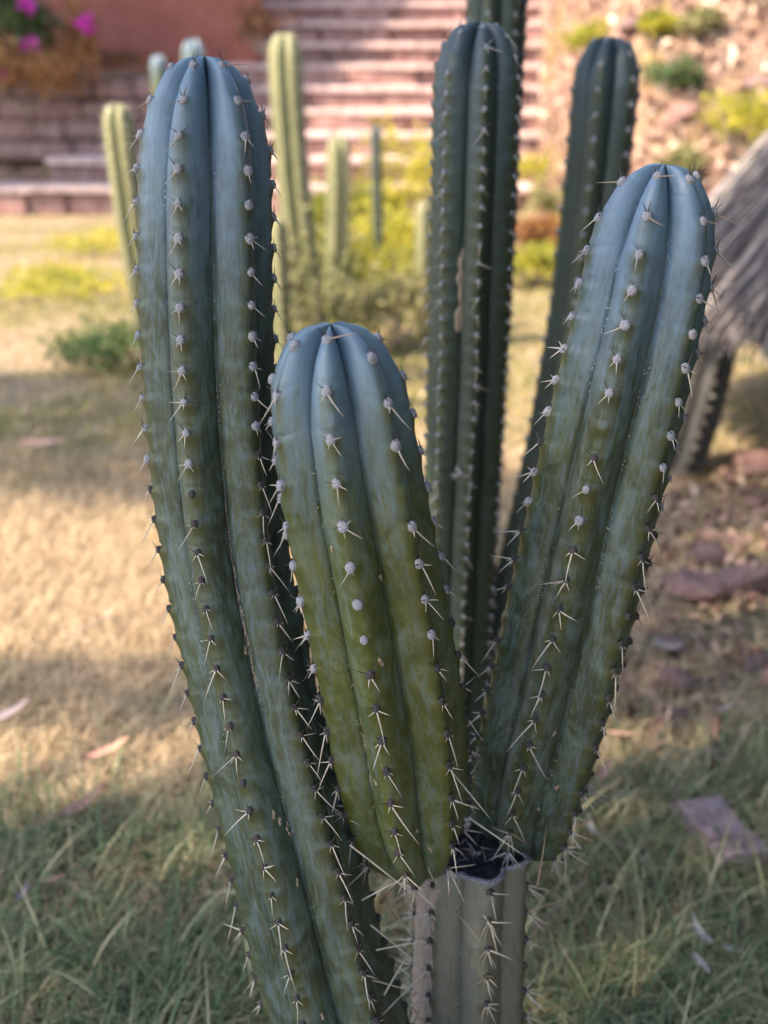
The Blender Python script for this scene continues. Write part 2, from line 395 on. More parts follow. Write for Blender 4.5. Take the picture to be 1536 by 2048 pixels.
def spine_mesh(kind, seed):
    r = np.random.default_rng(seed * 7 + len(kind)); mb = MB(); u = r.uniform
    def sp(x, y, z, a, b, rad, mi): spine_geo(mb, (x + u(-.25, .25), y + u(-.2, .2), z + u(.02, .20)), u(a * .85, b), rad, mi, u(-.12, .12), (x * .002, y * .003, .0015))
    if kind == 'young':
        sp(-.35, .75, .6, .010, .016, .0006, 1); sp(.25, .8, .6, .010, .017, .0006, 1)
        if seed % 2: sp(-.75, -.4, .5, .018, .032, .0006, 2)
        else: sp(.8, -.35, .5, .016, .030, .0006, 2)
    elif kind == 'mid':
        sp(-.75, .6, .10, .010, .014, .0006, 1); sp(.75, .6, .10, .010, .014, .0006, 1)
        sp(-.3, -.95, .16, .012, .025, .0007, 0)
        if seed % 3: sp(.6, -.7, .2, .010, .022, .0006, 0)
        if seed % 2: sp(-.8, -.25, .4, .006, .013, .0005, 0)
    elif kind == 'old':
        sp(-.7, .5, .4, .006, .012, .0005, 1); sp(.7, .5, .4, .006, .012, .0005, 1)
        sp(.05, -.98, .12, .022, .040, .0008, 0); sp(.75, -.6, .2, .007, .015, .0006, 0); sp(-.75, -.6, .2, .007, .015, .0006, 0)
        if seed == 3: sp(.6, -.5, .6, .022, .040, .0008, 0)
    else:
        sp(0, -.7, .7, .025, .045, .0010, 0); sp(.8, -.1, .6, .018, .040, .0009, 0); sp(-.8, -.2, .6, .018, .038, .0009, 0)
        sp(.4, -.7, .55, .010, .026, .0007, 0); sp(-.4, -.8, .45, .010, .026, .0007, 0)
        if seed % 3 == 0: sp(-.4, .6, .8, .025, .050, .0009, 2)
    return mb.mesh('spine_cluster', [M_SPINE, M_SPINED, M_SPINEB])
PADS = [pad_mesh(.0051, M_WOOL, i) for i in range(5)]
PADD = [pad_mesh(.0047, M_WOOLD, 20 + i) for i in range(5)]
SPN = {k: [spine_mesh(k, i) for i in range(7)] for k in ('young', 'mid', 'old', 'trunk')}

def areoles(st, o, old_from, pad=1.0, lim=115, spn=1.0, trunk_from=9, allk=None, tan=None, skip=.03, smax=None):
    rr = random.Random(st.seed); j0 = 0
    for k in range(st.n):
        j = 0
        while True:
            S = st.L - st.off[k] - j * st.sp; j += 1
            if S < skip: break
            if smax and S > st.L - smax: continue
            if rr.random() < .015: continue
            phi = st.phi0 + st.tw * (st.L - S) + k * 2 * math.pi / st.n
            phi += (float(vn(S * 7, st.seed, 1)) - .5) * .05
            d = (math.degrees(phi) + 180) % 360 - 180
            if abs(d) > lim: continue
            M = st.frame(S, phi, -.0004)
            t = st.L - S
            kind = allk or ('young' if t < .05 else 'mid' if t < old_from else 'old' if t < trunk_from else 'trunk')
            f = (t - old_from * .75) / (old_from * .6)
            pads = PADD if (kind in ('old', 'trunk') or rr.random() < f) else PADS
            sc = pad * rr.uniform(.85, 1.1)
            place('areole', rr.choice(pads), o, M @ Matrix.Scale(sc, 4))
            q = M @ Matrix.Rotation(rr.gauss(0, .38), 4, 'Z') @ Matrix.Scale(spn * rr.uniform(.75, 1.25), 4)
            if rr.random() < .5: q = q @ Matrix.Diagonal((-1, 1, 1, 1))
            if rr.random() > .05: place('spine_cluster', rr.choice(SPN[kind]), o, q)

def scar(st, o, S0, S1, phi, wid, n, name='cork_scar', lift=.0004):
    mb = MB(); r = np.random.default_rng(int(S0 * 1e4))
    for S in np.linspace(S0, S1, n):
        M = st.frame(S, R(phi) + r.uniform(-.02, .02), lift); a = np.linspace(0, 2 * np.pi, 8, endpoint=False)
        rw = wid * r.uniform(.5, 1.1); rl = abs(S1 - S0) / n * r.uniform(.6, 1.2) + wid * .6
        ring = [Vector((math.cos(t) * rw * r.uniform(.8, 1.2), math.sin(t) * rl, -.0006)) for t in a] + \
               [Vector((math.cos(t) * rw * .6, math.sin(t) * rl * .65, wid * .28)) for t in a] + [Vector((0, 0, wid * .33))]
        V = np.array([tuple(M @ v) for v in ring]) - WLOC[o.name]
        mb.add(V, grid_faces(2, 8, True)); mb.add(V, np.array([[8 + i, 8 + (i + 1) % 8, 16] for i in range(8)]))
    me = mb.mesh(name, [M_CORK]); ob = bpy.data.objects.new(name, me); COL.objects.link(ob); ob.parent = o
    return ob

# ---- left tall column
A = Stem([(862, 2560, .93, 118), (775, 2300, .95, 128), (682, 2048, .975, 133), (637, 1900, .99, 132), (587, 1700, 1.01, 130), (535, 1500, 1.035, 127),
          (490, 1300, 1.06, 126), (452, 1100, 1.085, 128), (430, 900, 1.10, 131), (417, 700, 1.11, 134), (411, 500, 1.115, 136), (411, 300, 1.12, 134), (410, 98, 1.12, 134)],
         6, -14, .0315, .33, 1.9, seed=3, amp=.040)
base = A.C[0].copy(); base[2] = 0
rootA = link('tall_cactus', None, None, base, 'tall blue-green ribbed cactus column leaning away from the cut trunk', 'cactus', 'cacti with spiny ribs')
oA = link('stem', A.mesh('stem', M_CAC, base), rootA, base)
areoles(A, oA, .40, .92, spn=.9, trunk_from=1.08)
scar(A, oA, A.L - .565, A.L - .44, 17, .0016, 26)
scar(A, oA, A.L - .64, A.L - .575, 17.5, .0009, 14)
for ds, ph in ((.60, 12), (.78, 3), (.79, 8), (.80, 14), (.81, 15), (.86, 9), (1.02, 2)): scar(A, oA, A.L - ds, A.L - ds - .004, ph, .0024, 2)

# ---- cut trunk with its two branches
T = Stem([(930, 2520, 1.06, 122), (932, 2250, 1.075, 119), (934, 2048, 1.085, 114), (938, 1880, 1.092, 113), (945, 1697, 1.10, 112)],
         6, 13, .040, .27, seed=8, amp=.03, cut=True, crestp=1.3)
base = T.C[0].copy(); base[2] = 0
rootT = link('branching_cactus', None, None, base, 'branching cactus with a cut trunk carrying two thick green arms', 'cactus', 'cacti with spiny ribs')
def corkf(S, P, s): return sst(-.55, -1.0, P) * sst(-2.6, -1.8, P) * .85 + sst(1.15, 1.6, P) * .45 + .26 * sst(.42, .75, fbm(S * 45 + 5, P * 6 + 9, 14))
oT = link('trunk', T.mesh('trunk', M_TRK, base, 20, .005, corkf), rootT, base)
areoles(T, oT, .0, 1.0, 130, 1.0, .0, allk='trunk', skip=.02)
for q in range(34):
    S_ = rng.uniform(.1, T.L - .01); scar(T, oT, S_, S_ + rng.uniform(.004, .03), rng.uniform(-78, -46), rng.uniform(.0012, .003), 4)
for q in range(16):
    S_ = rng.uniform(.1, T.L - .01); scar(T, oT, S_, S_ + rng.uniform(.004, .02), rng.uniform(70, 90), rng.uniform(.0012, .0028), 3)
for ph_, a0_, a1_ in ((-30, .05, .012), (-21, .048, .006)): scar(T, oT, T.L - a0_, T.L - a1_, ph_, .0007, 16, 'bark_crack')
# crater in the top of the trunk and its curled rim
P = np.linspace(-np.pi, np.pi, 96, endpoint=False)
rim, *_ = T.ev(np.full(96, T.L), P); ctr = T.C[-1]; tz = T.T[-1]
wav = .004 * np.sin(P * 3 + 1) + .0035 * np.sin(P * 7) - .008 * np.exp(-((P - .25) / .22) ** 2)
rim = rim + tz * wav[:, None]
rings = []
for k, dz in ((.985, -.001), (.92, -.007), (.78, -.016), (.55, -.023), (.28, -.026), (.02, -.025)):
    q = ctr + (rim - ctr) * k + tz * (dz + .006 * (fbm(np.cos(P) * 4 * k + 9, np.sin(P) * 4 * k + 9, 3) - .5))[:, None]; rings.append(q)
link('cut_face', mk_mesh('cut_face', np.vstack(rings) - base, grid_faces(6, 96, True), [M_CUT]), rootT, base)
ringpts = np.vstack([rim, rim[:2]]) - base + np.array([0, 0, .001])
rv, rf = tube(ringpts, .0026 + .0016 * vn(np.arange(98) * .35, np.zeros(98)), 7)
link('cut_rim', mk_mesh('cut_rim', rv, rf, [M_RIM]), rootT, base)

B = Stem([(844, 1748, 1.06, 78), (824, 1680, 1.045, 108), (810, 1600, 1.04, 128), (796, 1500, 1.03, 141), (780, 1400, 1.025, 147), (742, 1200, 1.015, 151), (704, 1000, 1.005, 153),
          (674, 800, 1.0, 144), (660, 634, 1.0, 142)], 7, -4, .0405, .30, 1.45, bottom=.11, seed=5, amp=.034, twist=-.10)
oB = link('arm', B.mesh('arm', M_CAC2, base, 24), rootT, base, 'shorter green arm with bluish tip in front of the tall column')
areoles(B, oB, .36, 1.05, trunk_from=.60)
scar(B, oB, B.L - .50, B.L - .36, -31, .0013, 30); scar(B, oB, B.L - .325, B.L - .33, 4, .0032, 2)
for ds, ph in ((.20, -19), (.24, 18), (.48, -20), (.56, 12), (.60, 25)): scar(B, oB, B.L - ds, B.L - ds - .003, ph, .0022, 2)
D = Stem([(1046, 1702, 1.165, 84), (1052, 1630, 1.155, 108), (1062, 1560, 1.145, 120), (1080, 1480, 1.135, 126), (1130, 1270, 1.12, 135), (1192, 1000, 1.115, 137), (1262, 700, 1.11, 137),
          (1304, 500, 1.105, 132), (1332, 316, 1.10, 124)], 6, -23, .0345, .33, 1.65, bottom=.07, seed=6, amp=.046, twist=.0)
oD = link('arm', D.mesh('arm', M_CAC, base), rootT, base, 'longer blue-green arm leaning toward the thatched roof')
areoles(D, oD, .37, 1.0, trunk_from=.74)
for ds, ph in ((.62, -2), (.70, 16), (.74, 3)): scar(D, oD, D.L - ds, D.L - ds - .003, ph, .0022, 2)
# fallen spines caught in the crater
mb = MB()
for i in range(26):
    a, q = rng.uniform(0, 6.28), rng.uniform(0, .75)
    p = ctr + (rim[int(a / 6.283 * 96) % 96] - ctr) * q + tz * (-.012 + rng.uniform(0, .012)) - base
    spine_geo(mb, rng.normal(size=3) * (1, 1, .45), rng.uniform(.012, .03), .0006, int(rng.integers(0, 3)), 0, p)
so = link('loose_spines', mb.mesh('loose_spines', [M_SPINE, M_SPINED, M_SPINEB]), rootT, base, kind='stuff')
# the long spines that cross between the trunk and the tall column
def long_spine(o, p0, p1, mi=0, rad=.0011):
    mb = MB(); d = np.array(p1) - np.array(p0); spine_geo(mb, d, np.linalg.norm(d), rad, mi, .03, np.array(p0) - WLOC[o.name])
    ob = bpy.data.objects.new('long_spine', mb.mesh('long_spine', [M_SPINE, M_SPINED, M_SPINEB])); COL.objects.link(ob); ob.parent = o
for (x0, y0, x1, y1, Ya, Yb, o) in ((905, 1545, 980, 1636, 1.0, .99, oB), (937, 1635, 1053, 1713, 1.03, 1.0, oB), (1075, 1770, 1098, 1650, 1.05, 1.04, oT),
        (700, 1690, 830, 1790, .98, .97, oA), (735, 1735, 685, 1785, 1.0, .96, oA), (724, 1800, 800, 1760, .98, .96, oA), (742, 1850, 840, 1930, .97, .98, oA),
        (752, 1900, 850, 1880, .96, .98, oA), (768, 1990, 830, 1880, .95, .99, oA), (760, 2035, 850, 1940, .95, .99, oA), (745, 1960, 840, 1985, .95, .98, oA),
        (832, 1930, 760, 1905, 1.06, 1.0, oT), (835, 1985, 770, 2020, 1.06, .99, oT), (828, 1880, 775, 1800, 1.06, 1.02, oT), (838, 2030, 780, 1970, 1.06, 1.0, oT),
        (845, 1690, 843, 1800, 1.03, 1.02, oB), (836, 1690, 870, 1765, 1.02, 1.0, oB), (668, 1610, 735, 1618, 1.02, 1.0, oA), (670, 1625, 720, 1650, 1.01, .99, oA),
        (960, 1880, 918, 1830, 1.02, .98, oT), (968, 1830, 1004, 1892, 1.03, 1.01, oT)):
    long_spine(o, at(x0, y0, Ya), at(x1, y1, Yb), 2 if x0 == 1075 else 0)

# ---- columns behind
def column(ctrl, n, phi0, sp, groove, seed, mat, name, label, full=True, amp=.04, pad=1.0, lim=115, ds=.006, per=18, spn=1.0, kind='mid', dome=1.5):
    st = Stem(ctrl, n, phi0, sp, groove, dome, seed=seed, amp=amp)
    b = st.C[0].copy(); b[2] = float(height(b[0], b[1]))
    root = link(name, None, None, b, label, 'cactus', 'cacti with spiny ribs')
    o = link('stem', st.mesh('stem', mat, b, per, ds), root, b)
    if full: areoles(st, o, 4.0, pad, lim, spn, allk=kind, skip=.02)
    else:
        mb = MB(); r = np.random.default_rng(seed)
        for k in range(st.n):
            S = st.L - st.off[k]
            while S > .05:
                M = st.frame(S, st.phi0 + k * 2 * math.pi / st.n, 0)
                for q in range(5):
                    d = M.to_3x3() @ Vector((r.uniform(-1, 1), r.uniform(-1, .6), .7))
                    spine_geo(mb, d, r.uniform(.012, .025), .0011, 0, 0, np.array(M.translation) - b)
                S -= st.sp
        link('spines', mb.mesh('spines', [M_SPINE]), o, b, kind='stuff')
    return st, o, root
def vert(px, py, Yd, rpx, lean=(0, 0), zb=0.0, bendpx=None, bulb=1.0):
    """an upright column from the ground to its tip (px, py), world control rows"""
    tp = at(px, py, Yd); r = rpx * depth(tp) / FPX
    b = np.array([tp[0] + lean[0], tp[1] + lean[1], zb])
    rows = []
    for t in np.linspace(0, 1, 6):
        p = b + (tp - b) * t; p[0] += -lean[0] * .25 * math.sin(t * math.pi)
        rows.append((p[0], p[1], p[2], r * (bulb + (1 - bulb) * t)))
    return rows
def columnw(rows, *a, **k):
    global Stem
    _S = Stem; Stem = lambda *x, **y: _S(*x, world=True, **y)
    try: return column(rows, *a, **k)
    finally: Stem = _S
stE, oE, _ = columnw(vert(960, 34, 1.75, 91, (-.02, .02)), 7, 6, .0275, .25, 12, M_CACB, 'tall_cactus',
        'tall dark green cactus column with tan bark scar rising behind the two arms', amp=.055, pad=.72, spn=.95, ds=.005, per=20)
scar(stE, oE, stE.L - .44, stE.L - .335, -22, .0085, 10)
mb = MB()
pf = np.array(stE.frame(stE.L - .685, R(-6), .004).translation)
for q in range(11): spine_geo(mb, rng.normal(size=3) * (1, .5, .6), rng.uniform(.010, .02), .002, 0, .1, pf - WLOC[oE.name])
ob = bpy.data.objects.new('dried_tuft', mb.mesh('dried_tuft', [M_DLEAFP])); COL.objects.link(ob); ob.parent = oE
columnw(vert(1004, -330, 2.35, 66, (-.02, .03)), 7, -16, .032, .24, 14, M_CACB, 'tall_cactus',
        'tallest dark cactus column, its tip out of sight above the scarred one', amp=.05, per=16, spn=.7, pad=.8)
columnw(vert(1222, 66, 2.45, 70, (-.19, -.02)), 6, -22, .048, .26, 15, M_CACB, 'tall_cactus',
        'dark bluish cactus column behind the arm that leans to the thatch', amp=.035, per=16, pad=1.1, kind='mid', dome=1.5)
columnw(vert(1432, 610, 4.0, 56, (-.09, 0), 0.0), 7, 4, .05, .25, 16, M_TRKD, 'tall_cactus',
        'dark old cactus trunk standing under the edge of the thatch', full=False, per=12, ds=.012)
columnw(vert(232, 204, 4.4, 31, (.16, 0)), 6, -28, .035, .30, 17, M_CACF, 'slender_cactus',
        'slender pale sunlit cactus right beside the tall blue-green column', full=False, per=12, ds=.010, dome=1.4)
columnw(vert(568, 62, 5.6, 34, (.13, 0)), 6, -25, .035, .32, 18, M_CACF, 'slender_cactus',
        'slender pale sunlit cactus with rounded tip standing before the stone steps', full=False, per=12, ds=.010, dome=1.4)
columnw(vert(677, 268, 6.6, 25, (-.05, 0)), 6, -12, .04, .30, 19, M_CACF, 'slender_cactus',
        'short grey-green cactus standing beside the yellow shrubs', full=False, per=12, ds=.012)
columnw(vert(752, 250, 7.4, 11, (.04, 0)), 5, 0, .05, .25, 20, M_CACB, 'slender_cactus',
        'thin dark cactus shoot among the yellow shrubs', full=False, per=8, ds=.02)
columnw(vert(847, 400, 6.3, 17, (.02, 0)), 5, 0, .05, .25, 21, M_CACF, 'slender_cactus',
        'small cactus shoot among dry grass close to the scarred column', full=False, per=8, ds=.02)
columnw(vert(553, 430, 4.6, 20, (.02, 0)), 5, 10, .05, .25, 24, M_CACF, 'slender_cactus',
        'thin straw-green cactus stalk rising from the lawn', full=False, per=8, ds=.02)
columnw(vert(385, 76, 8.6, 26, (.02, 0)), 6, 0, .05, .28, 22, M_CAC2, 'slender_cactus',
        'pale cactus whose tip shows against the terracotta wall', full=False, per=10, ds=.02)  # darker green skin stands in for the shade over it
columnw(vert(316, 108, 9.3, 17, (.02, 0)), 5, 0, .05, .25, 23, M_CAC2, 'slender_cactus',
        'small cactus whose narrow tip shows below the terracotta wall', full=False, per=8, ds=.02)  # skin likewise darkened to suggest shade

# ================================================================== STONE STEPS, WALL
def block(w_, d_, h_, seed, nz=1.0):
    """a rough-hewn stone block with worn edges, origin at the bottom centre"""
    bm = bmesh.new(); bmesh.ops.create_cube(bm, size=1.0)
    bmesh.ops.scale(bm, vec=(w_, d_, h_), verts=bm.verts)
    bmesh.ops.bevel(bm, geom=list(bm.edges), offset=min(w_, d_, h_) * .13, segments=1, affect='EDGES')
    r = random.Random(seed)
    for v in bm.verts:
        v.co.z += h_ / 2; v.co += Vector((r.uniform(-1, 1), r.uniform(-1, 1), r.uniform(-.6, .6))) * .05 * nz * min(w_, d_, h_)
    me = bpy.data.meshes.new('stone'); bm.to_mesh(me); bm.free(); return me
def stone_row(parent, x0, x1, yf, zb, h, d, mats, seed, wmin=.32, wmax=.75, name='stone', jit=.02):
    r = random.Random(seed); x = x0; out = []
    while x < x1 - .08:
        wd = min(r.uniform(wmin, wmax), x1 - x)
        hh = h * r.uniform(.93, 1.05)
        me = block(wd - .018, d, hh, r.random()); me.materials.append(r.choice(mats))
        o = bpy.data.objects.new(name, me); COL.objects.link(o); o.parent = parent
        p = np.array([x + wd / 2, yf + d / 2 + r.uniform(-jit, jit), zb]) - WLOC[parent.name]
        o.location = p; o.rotation_euler = (r.uniform(-.02, .02), r.uniform(-.02, .02), r.uniform(-.03, .03)); x += wd
    return out
SX0, SX1 = -1.55, 1.75
stair = link('stone_staircase', None, None, (0, 12, 0), 'rough pink sandstone steps climbing between the terracotta wall and the dry hillside', 'staircase')
zs = 0.0
for i in range(13):
    rise = (.29, .26, .235)[min(i, 2)]; yf = 12 + .35 * i
    x0 = -4.2 if i == 0 else -3.6 if i == 1 else SX0 - .05 * i
    step = link('step', None, stair, (0, yf, zs))
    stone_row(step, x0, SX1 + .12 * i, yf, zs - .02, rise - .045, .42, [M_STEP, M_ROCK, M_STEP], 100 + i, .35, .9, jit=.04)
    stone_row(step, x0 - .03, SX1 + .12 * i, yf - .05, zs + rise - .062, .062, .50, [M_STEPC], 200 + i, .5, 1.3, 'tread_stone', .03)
    zs += rise
# stone terrace that holds the flower bed, left of the flight
terr = link('terrace_wall', None, None, (-3.2, 12.5, .4), 'low wall of red rubble stones darkened for shade holding the flower bed', 'wall')
for lv in range(4):
    stone_row(terr, -5.4 + .1 * lv, -1.75, 12.75 + .05 * lv, .50 + .21 * lv, .20, .4, [M_ROCK], 300 + lv, .3, .95, jit=.05)  # darker stone puts the terrace's shade into its colour
bed = mk_mesh('soil_bed', [(-5.5, 13.1, 1.30), (-1.72, 13.1, 1.30), (-1.72, 14.1, 1.42), (-5.5, 14.1, 1.42)], np.array([[0, 1, 2, 3]]), [M_HILL], False)
link('soil_bed', bed, kind='structure')
bm = bmesh.new(); bmesh.ops.create_cube(bm, size=1); bmesh.ops.scale(bm, vec=(4.6, .35, 3.2), verts=bm.verts)
bmesh.ops.bevel(bm, geom=list(bm.edges), offset=.04, segments=2, affect='EDGES')
wm = bpy.data.meshes.new('plaster_wall'); bm.to_mesh(wm); bm.free(); wm.materials.append(M_WALL)
link('plaster_wall', wm, None, (-3.75, 14.2, 2.6), 'plain terracotta plastered wall above the flower bed', 'wall')

# ================================================================== LEAVES, SHRUBS
def leaves(C, size, nrm_up=.3, aspect=.5, seed=0, tint=None, fold=True):
    """leaf-shaped folded faces round the points C"""
    r = np.random.default_rng(seed); n = len(C); s = size * r.uniform(.6, 1.25, n)
    a = r.normal(size=(n, 3)); a[:, 2] += nrm_up * 0; a /= np.linalg.norm(a, axis=1)[:, None]
    q = r.normal(size=(n, 3)); q[:, 2] += nrm_up * 3; b = np.cross(q, a); b /= np.linalg.norm(b, axis=1)[:, None] + 1e-9
    c = np.cross(a, b)
    L = s[:, None]; Wd = (s * aspect * .5)[:, None]
    v = np.stack([C, C + a * L * .5 + b * Wd + c * Wd * .35, C + a * L, C + a * L * .5 - b * Wd + c * Wd * .35], 1)
    V = v.reshape(-1, 3); i = np.arange(n)[:, None] * 4
    F = np.concatenate([i + np.array([[0, 1, 2]]), i + np.array([[0, 2, 3]])])
    t = r.uniform(0, 1, n) if tint is None else tint
    return V, F, np.repeat(t, 4)
def clump_pts(center, rad, n, seed, clumps=14, sp=.35):
    r = np.random.default_rng(seed); rad = np.asarray(rad, float)
    c = r.normal(size=(clumps, 3)); c /= np.linalg.norm(c, axis=1)[:, None]; c *= r.uniform(.35, .95, (clumps, 1)); c[:, 2] = np.abs(c[:, 2]) * 1.2 - .2
    k = r.integers(0, clumps, n); p = c[k] + r.normal(size=(n, 3)) * sp * .6
    return np.asarray(center) + p * rad, np.repeat(r.uniform(0, 1, clumps), 1)[k]
def shrub(px, py_base, Yd, w_, h_, mat, name, label, n=1400, size=.05, seed=1, cat='shrub', grp=None, zb=None, flowers=None, tints=(.25, .9)):
    p = at(px, py_base, Yd); z = float(height(p[0], Yd)) if zb is None else zb
    b = np.array([p[0], Yd, z]); root = link(name, None, None, b, label, cat, grp)
    pts, tc = clump_pts((0, 0, h_ * .5), (w_ / 2, w_ / 2, h_ / 2), n, seed)
    pts[:, 2] = np.maximum(pts[:, 2], .01)
    r = np.random.default_rng(seed); tn = np.clip(tints[0] + (tints[1] - tints[0]) * (.6 * tc + .4 * r.uniform(0, 1, n)), 0, 1)
    V, F, t = leaves(pts, size, .3, .5, seed, tn)
    link('foliage', mk_mesh('foliage', V, F, [mat], False, {'tint': t}), root, b)
    mb = MB()
    for i in range(9):
        e = pts[r.integers(0, n)]; V, F = tube(np.array([[0, 0, -.02], e * .5 + r.normal(size=3) * .03, e]), [.010, .007, .003], 5); mb.add(V, F)
    link('stems', mb.mesh('stems', [M_TWIG]), root, b)
    for (fx, fy, fr) in flowers or ():
        fp = at(fx, fy, Yd - w_ * .3); k = 26; rr = np.random.default_rng(int(fx))
        C = rr.normal(size=(k, 3)); C /= np.linalg.norm(C, axis=1)[:, None]; C = C * fr * rr.uniform(.3, 1, (k, 1)) * (1, 1, .75)
        V, F, t = leaves(C, fr * .9, .6, .9, int(fx)); link('flower', mk_mesh('flower', V, F, [M_MAG], False), root, fp)
        st_ = np.array([fp, (fp + b + (0, 0, h_ * .4)) / 2 + (0, 0, .05), b + (0, 0, h_ * .3)]) - b
        V, F = tube(st_, .008, 5); link('flower_stalk', mk_mesh('flower_stalk', V, F, [M_TWIG]), root, b)
    return root
G1 = 'yellow-green shrubs by the steps'
sh = [(735, 430, 9.3, .75, .80, 'yellow-green shrub standing between the short cactus and thin shoot'), (840, 440, 9.0, .95, 1.15, 'tallest bright yellow-green shrub close behind the scarred column'),
      (800, 500, 7.9, .9, .62, 'brightest yellow shrub before the tall yellow-green one'), (640, 470, 9.8, .6, .42, 'low yellow-green shrub at the foot of the steps'),
      (720, 530, 7.2, .7, .42, 'low leafy shrub hugging the short grey-green cactus'), (600, 500, 7.0, .65, .50, 'olive shrub around the base of the round-tipped slender cactus')]
for i, (px, py, Yd, w_, h_, lb) in enumerate(sh):
    shrub(px, py, Yd, w_, h_, M_GOLD, 'shrub', lb, 1500, .055, 40 + i, grp=G1, tints=((.3, 1.0) if i in (1, 2) else (.05, .8)))
shrub(600, 690, 5.15, .62, .82, M_DRYB, 'shrub', 'tall twiggy olive shrub hiding the foot of the round-tipped slender cactus', 900, .05, 54, tints=(.1, .8))
shrub(690, 650, 5.9, .60, .48, M_DRYB, 'shrub', 'twiggy olive shrub before the short grey-green cactus', 700, .05, 55, tints=(.1, .9))
shrub(790, 600, 6.0, .7, .42, M_DRYB, 'shrub', 'dry straw-olive shrub close to the small cactus shoot', 700, .05, 56, tints=(.4, 1.))
shrub(235, 700, 5.6, .75, .22, M_BUSH, 'shrub', 'low dark green weed spreading in the lawn beside the slender cactus', 900, .05, 50, tints=(.2, .9))
shrub(120, 560, 7.6, 1.3, .16, M_GOLD, 'shrub', 'flat yellow-green ground cover on the sunny lawn edge', 1300, .045, 51, tints=(.3, .95))
shrub(240, 470, 9.6, 1.4, .16, M_GOLD, 'shrub', 'flat yellow-green ground cover at the lowest step', 1200, .045, 52, tints=(.4, 1.))
shrub(620, 600, 6.0, .7, .16, M_GOLD, 'shrub', 'flat olive ground cover on the lawn between the arm tip and short cactus', 700, .045, 53, tints=(.1, .8))
shrub(40, 240, 12.95, 1.15, 1.15, M_BUSH, 'flowering_bush', 'leafy bush with magenta flowers in the flower bed corner', 1500, .09, 60, 'bush', zb=1.3, flowers=((52, 8, .11), (62, 92, .10), (10, 150, .07)))
shrub(60, 260, 12.7, 1.4, .75, M_AUTUMN, 'russet_bush', 'russet and ochre withered bush below the magenta flowers', 1300, .09, 61, 'bush', zb=1.0)
shrub(170, 215, 12.9, .42, .95, M_AUTUMN, 'flowering_bush', 'narrow ochre plant topped by a single magenta flower head', 520, .08, 62, 'bush', zb=1.2, flowers=((171, 52, .11),))
shrub(235, 210, 13.0, .9, .32, M_AUTUMN, 'russet_bush', 'low russet plant along the foot of the terracotta wall', 500, .07, 63, 'bush', zb=1.35, tints=(0, .6))
shrub(520, 90, 13.3, .7, .5, M_AUTUMN, 'russet_bush', 'dull russet plant at the corner of wall and steps', 500, .07, 64, 'bush', zb=1.6, tints=(0, .5))
# shrubs on the slope
for i, (px, py, Yd, w_, h_, mt, lb) in enumerate(((1505, 150, 8.2, .75, .55, M_GOLD, 'bright yellow-green shrub on the hillside above the thatch'), (1510, 40, 9.8, .9, .7, M_BUSH, 'green bush on the hillside over the yellow shrub'),
        (1100, 30, 11.5, .8, .45, M_GOLD, 'small yellow-green shrub on the slope next to the tallest dark column'), (1185, 60, 11, .7, .35, M_GOLD, 'low olive shrub on the slope over the dark bluish column'),
        (1340, 215, 9.0, .45, .25, M_BUSH, 'small dark tuft of leaves halfway up the hillside'), (1090, 330, 9.0, .5, .35, M_AUTUMN, 'ochre shrub at the foot of the slope'),
        (1075, 440, 7.9, .5, .3, M_GOLD, 'olive shrub in the gap beside the scarred column'),
        (1330, 40, 10.5, .5, .3, M_DRYB, 'dry straw-olive shrub high on the hillside'), (1400, 130, 9.6, .4, .22, M_DRYB, 'small dry shrub next to the bright yellow-green one'),
        (1120, 180, 10.2, .5, .3, M_DRYB, 'dry tan shrub on the slope between the two dark columns'), (1310, 120, 9.8, .35, .2, M_GOLD, 'little yellow-green shrub on the slope near the dark bluish tip'),
        (1370, 300, 8.2, .4, .22, M_DRYB, 'dry shrub low on the hillside above the leaning arm'), (1100, 240, 9.6, .4, .25, M_GOLD, 'yellowish shrub low on the slope near the scarred column'))):
    shrub(px, py, Yd, w_, h_, mt, 'shrub', lb, 800, .06, 70 + i)

# ================================================================== THATCHED ROOF
apex = np.array([2.22, 4.32, 2.12]); ec = np.array([apex[0], apex[1], .64]); ER = 1.12
roof = link('thatched_shelter', None, None, (apex[0], apex[1], 0), 'conical roof of weathered grey straw thatch near the hillside', 'shelter')
rb = np.array([apex[0], apex[1], 0.])
a = np.linspace(0, 2 * np.pi, 64, endpoint=False); rows = []
for t in np.linspace(0.02, 1, 12):
    rr_ = ER * t * (1 + .03 * np.sin(a * 9 + t * 5) * t); z = apex[2] + (ec[2] - apex[2]) * (t ** 1.05)
    rows.append(np.stack([apex[0] + rr_ * np.cos(a), apex[1] + rr_ * np.sin(a), np.full(64, z)], -1))
for t, dz in ((1.0, -.07), (.9, -.02)):
    rows.append(np.stack([apex[0] + ER * t * np.cos(a), apex[1] + ER * t * np.sin(a), np.full(64, ec[2] + dz + (1 - t) * 1.0)], -1))
link('thatch_base', mk_mesh('thatch_base', np.vstack(rows) - rb, grid_faces(14, 64, True), [M_THATCH], True, {'tint': np.full(14 * 64, .25)}), roof, rb)
n = 9000; r = np.random.default_rng(5); th = r.uniform(np.pi * .55, np.pi * 1.75, n); t0 = r.uniform(.05, .9, n); ln = r.uniform(.15, .40, n)
th2 = th + r.normal(0, .10, n); t1 = np.minimum(t0 + ln, 1.04 + r.uniform(0, .05, n))
def cone(th, t, lift): return np.stack([apex[0] + (ER * t + lift) * np.cos(th), apex[1] + (ER * t + lift) * np.sin(th), apex[2] + (ec[2] - apex[2]) * t + lift * .8], -1)
lf = r.uniform(.004, .05, n); p0 = cone(th, t0, lf * .3); p1 = cone(th2, t1, lf)
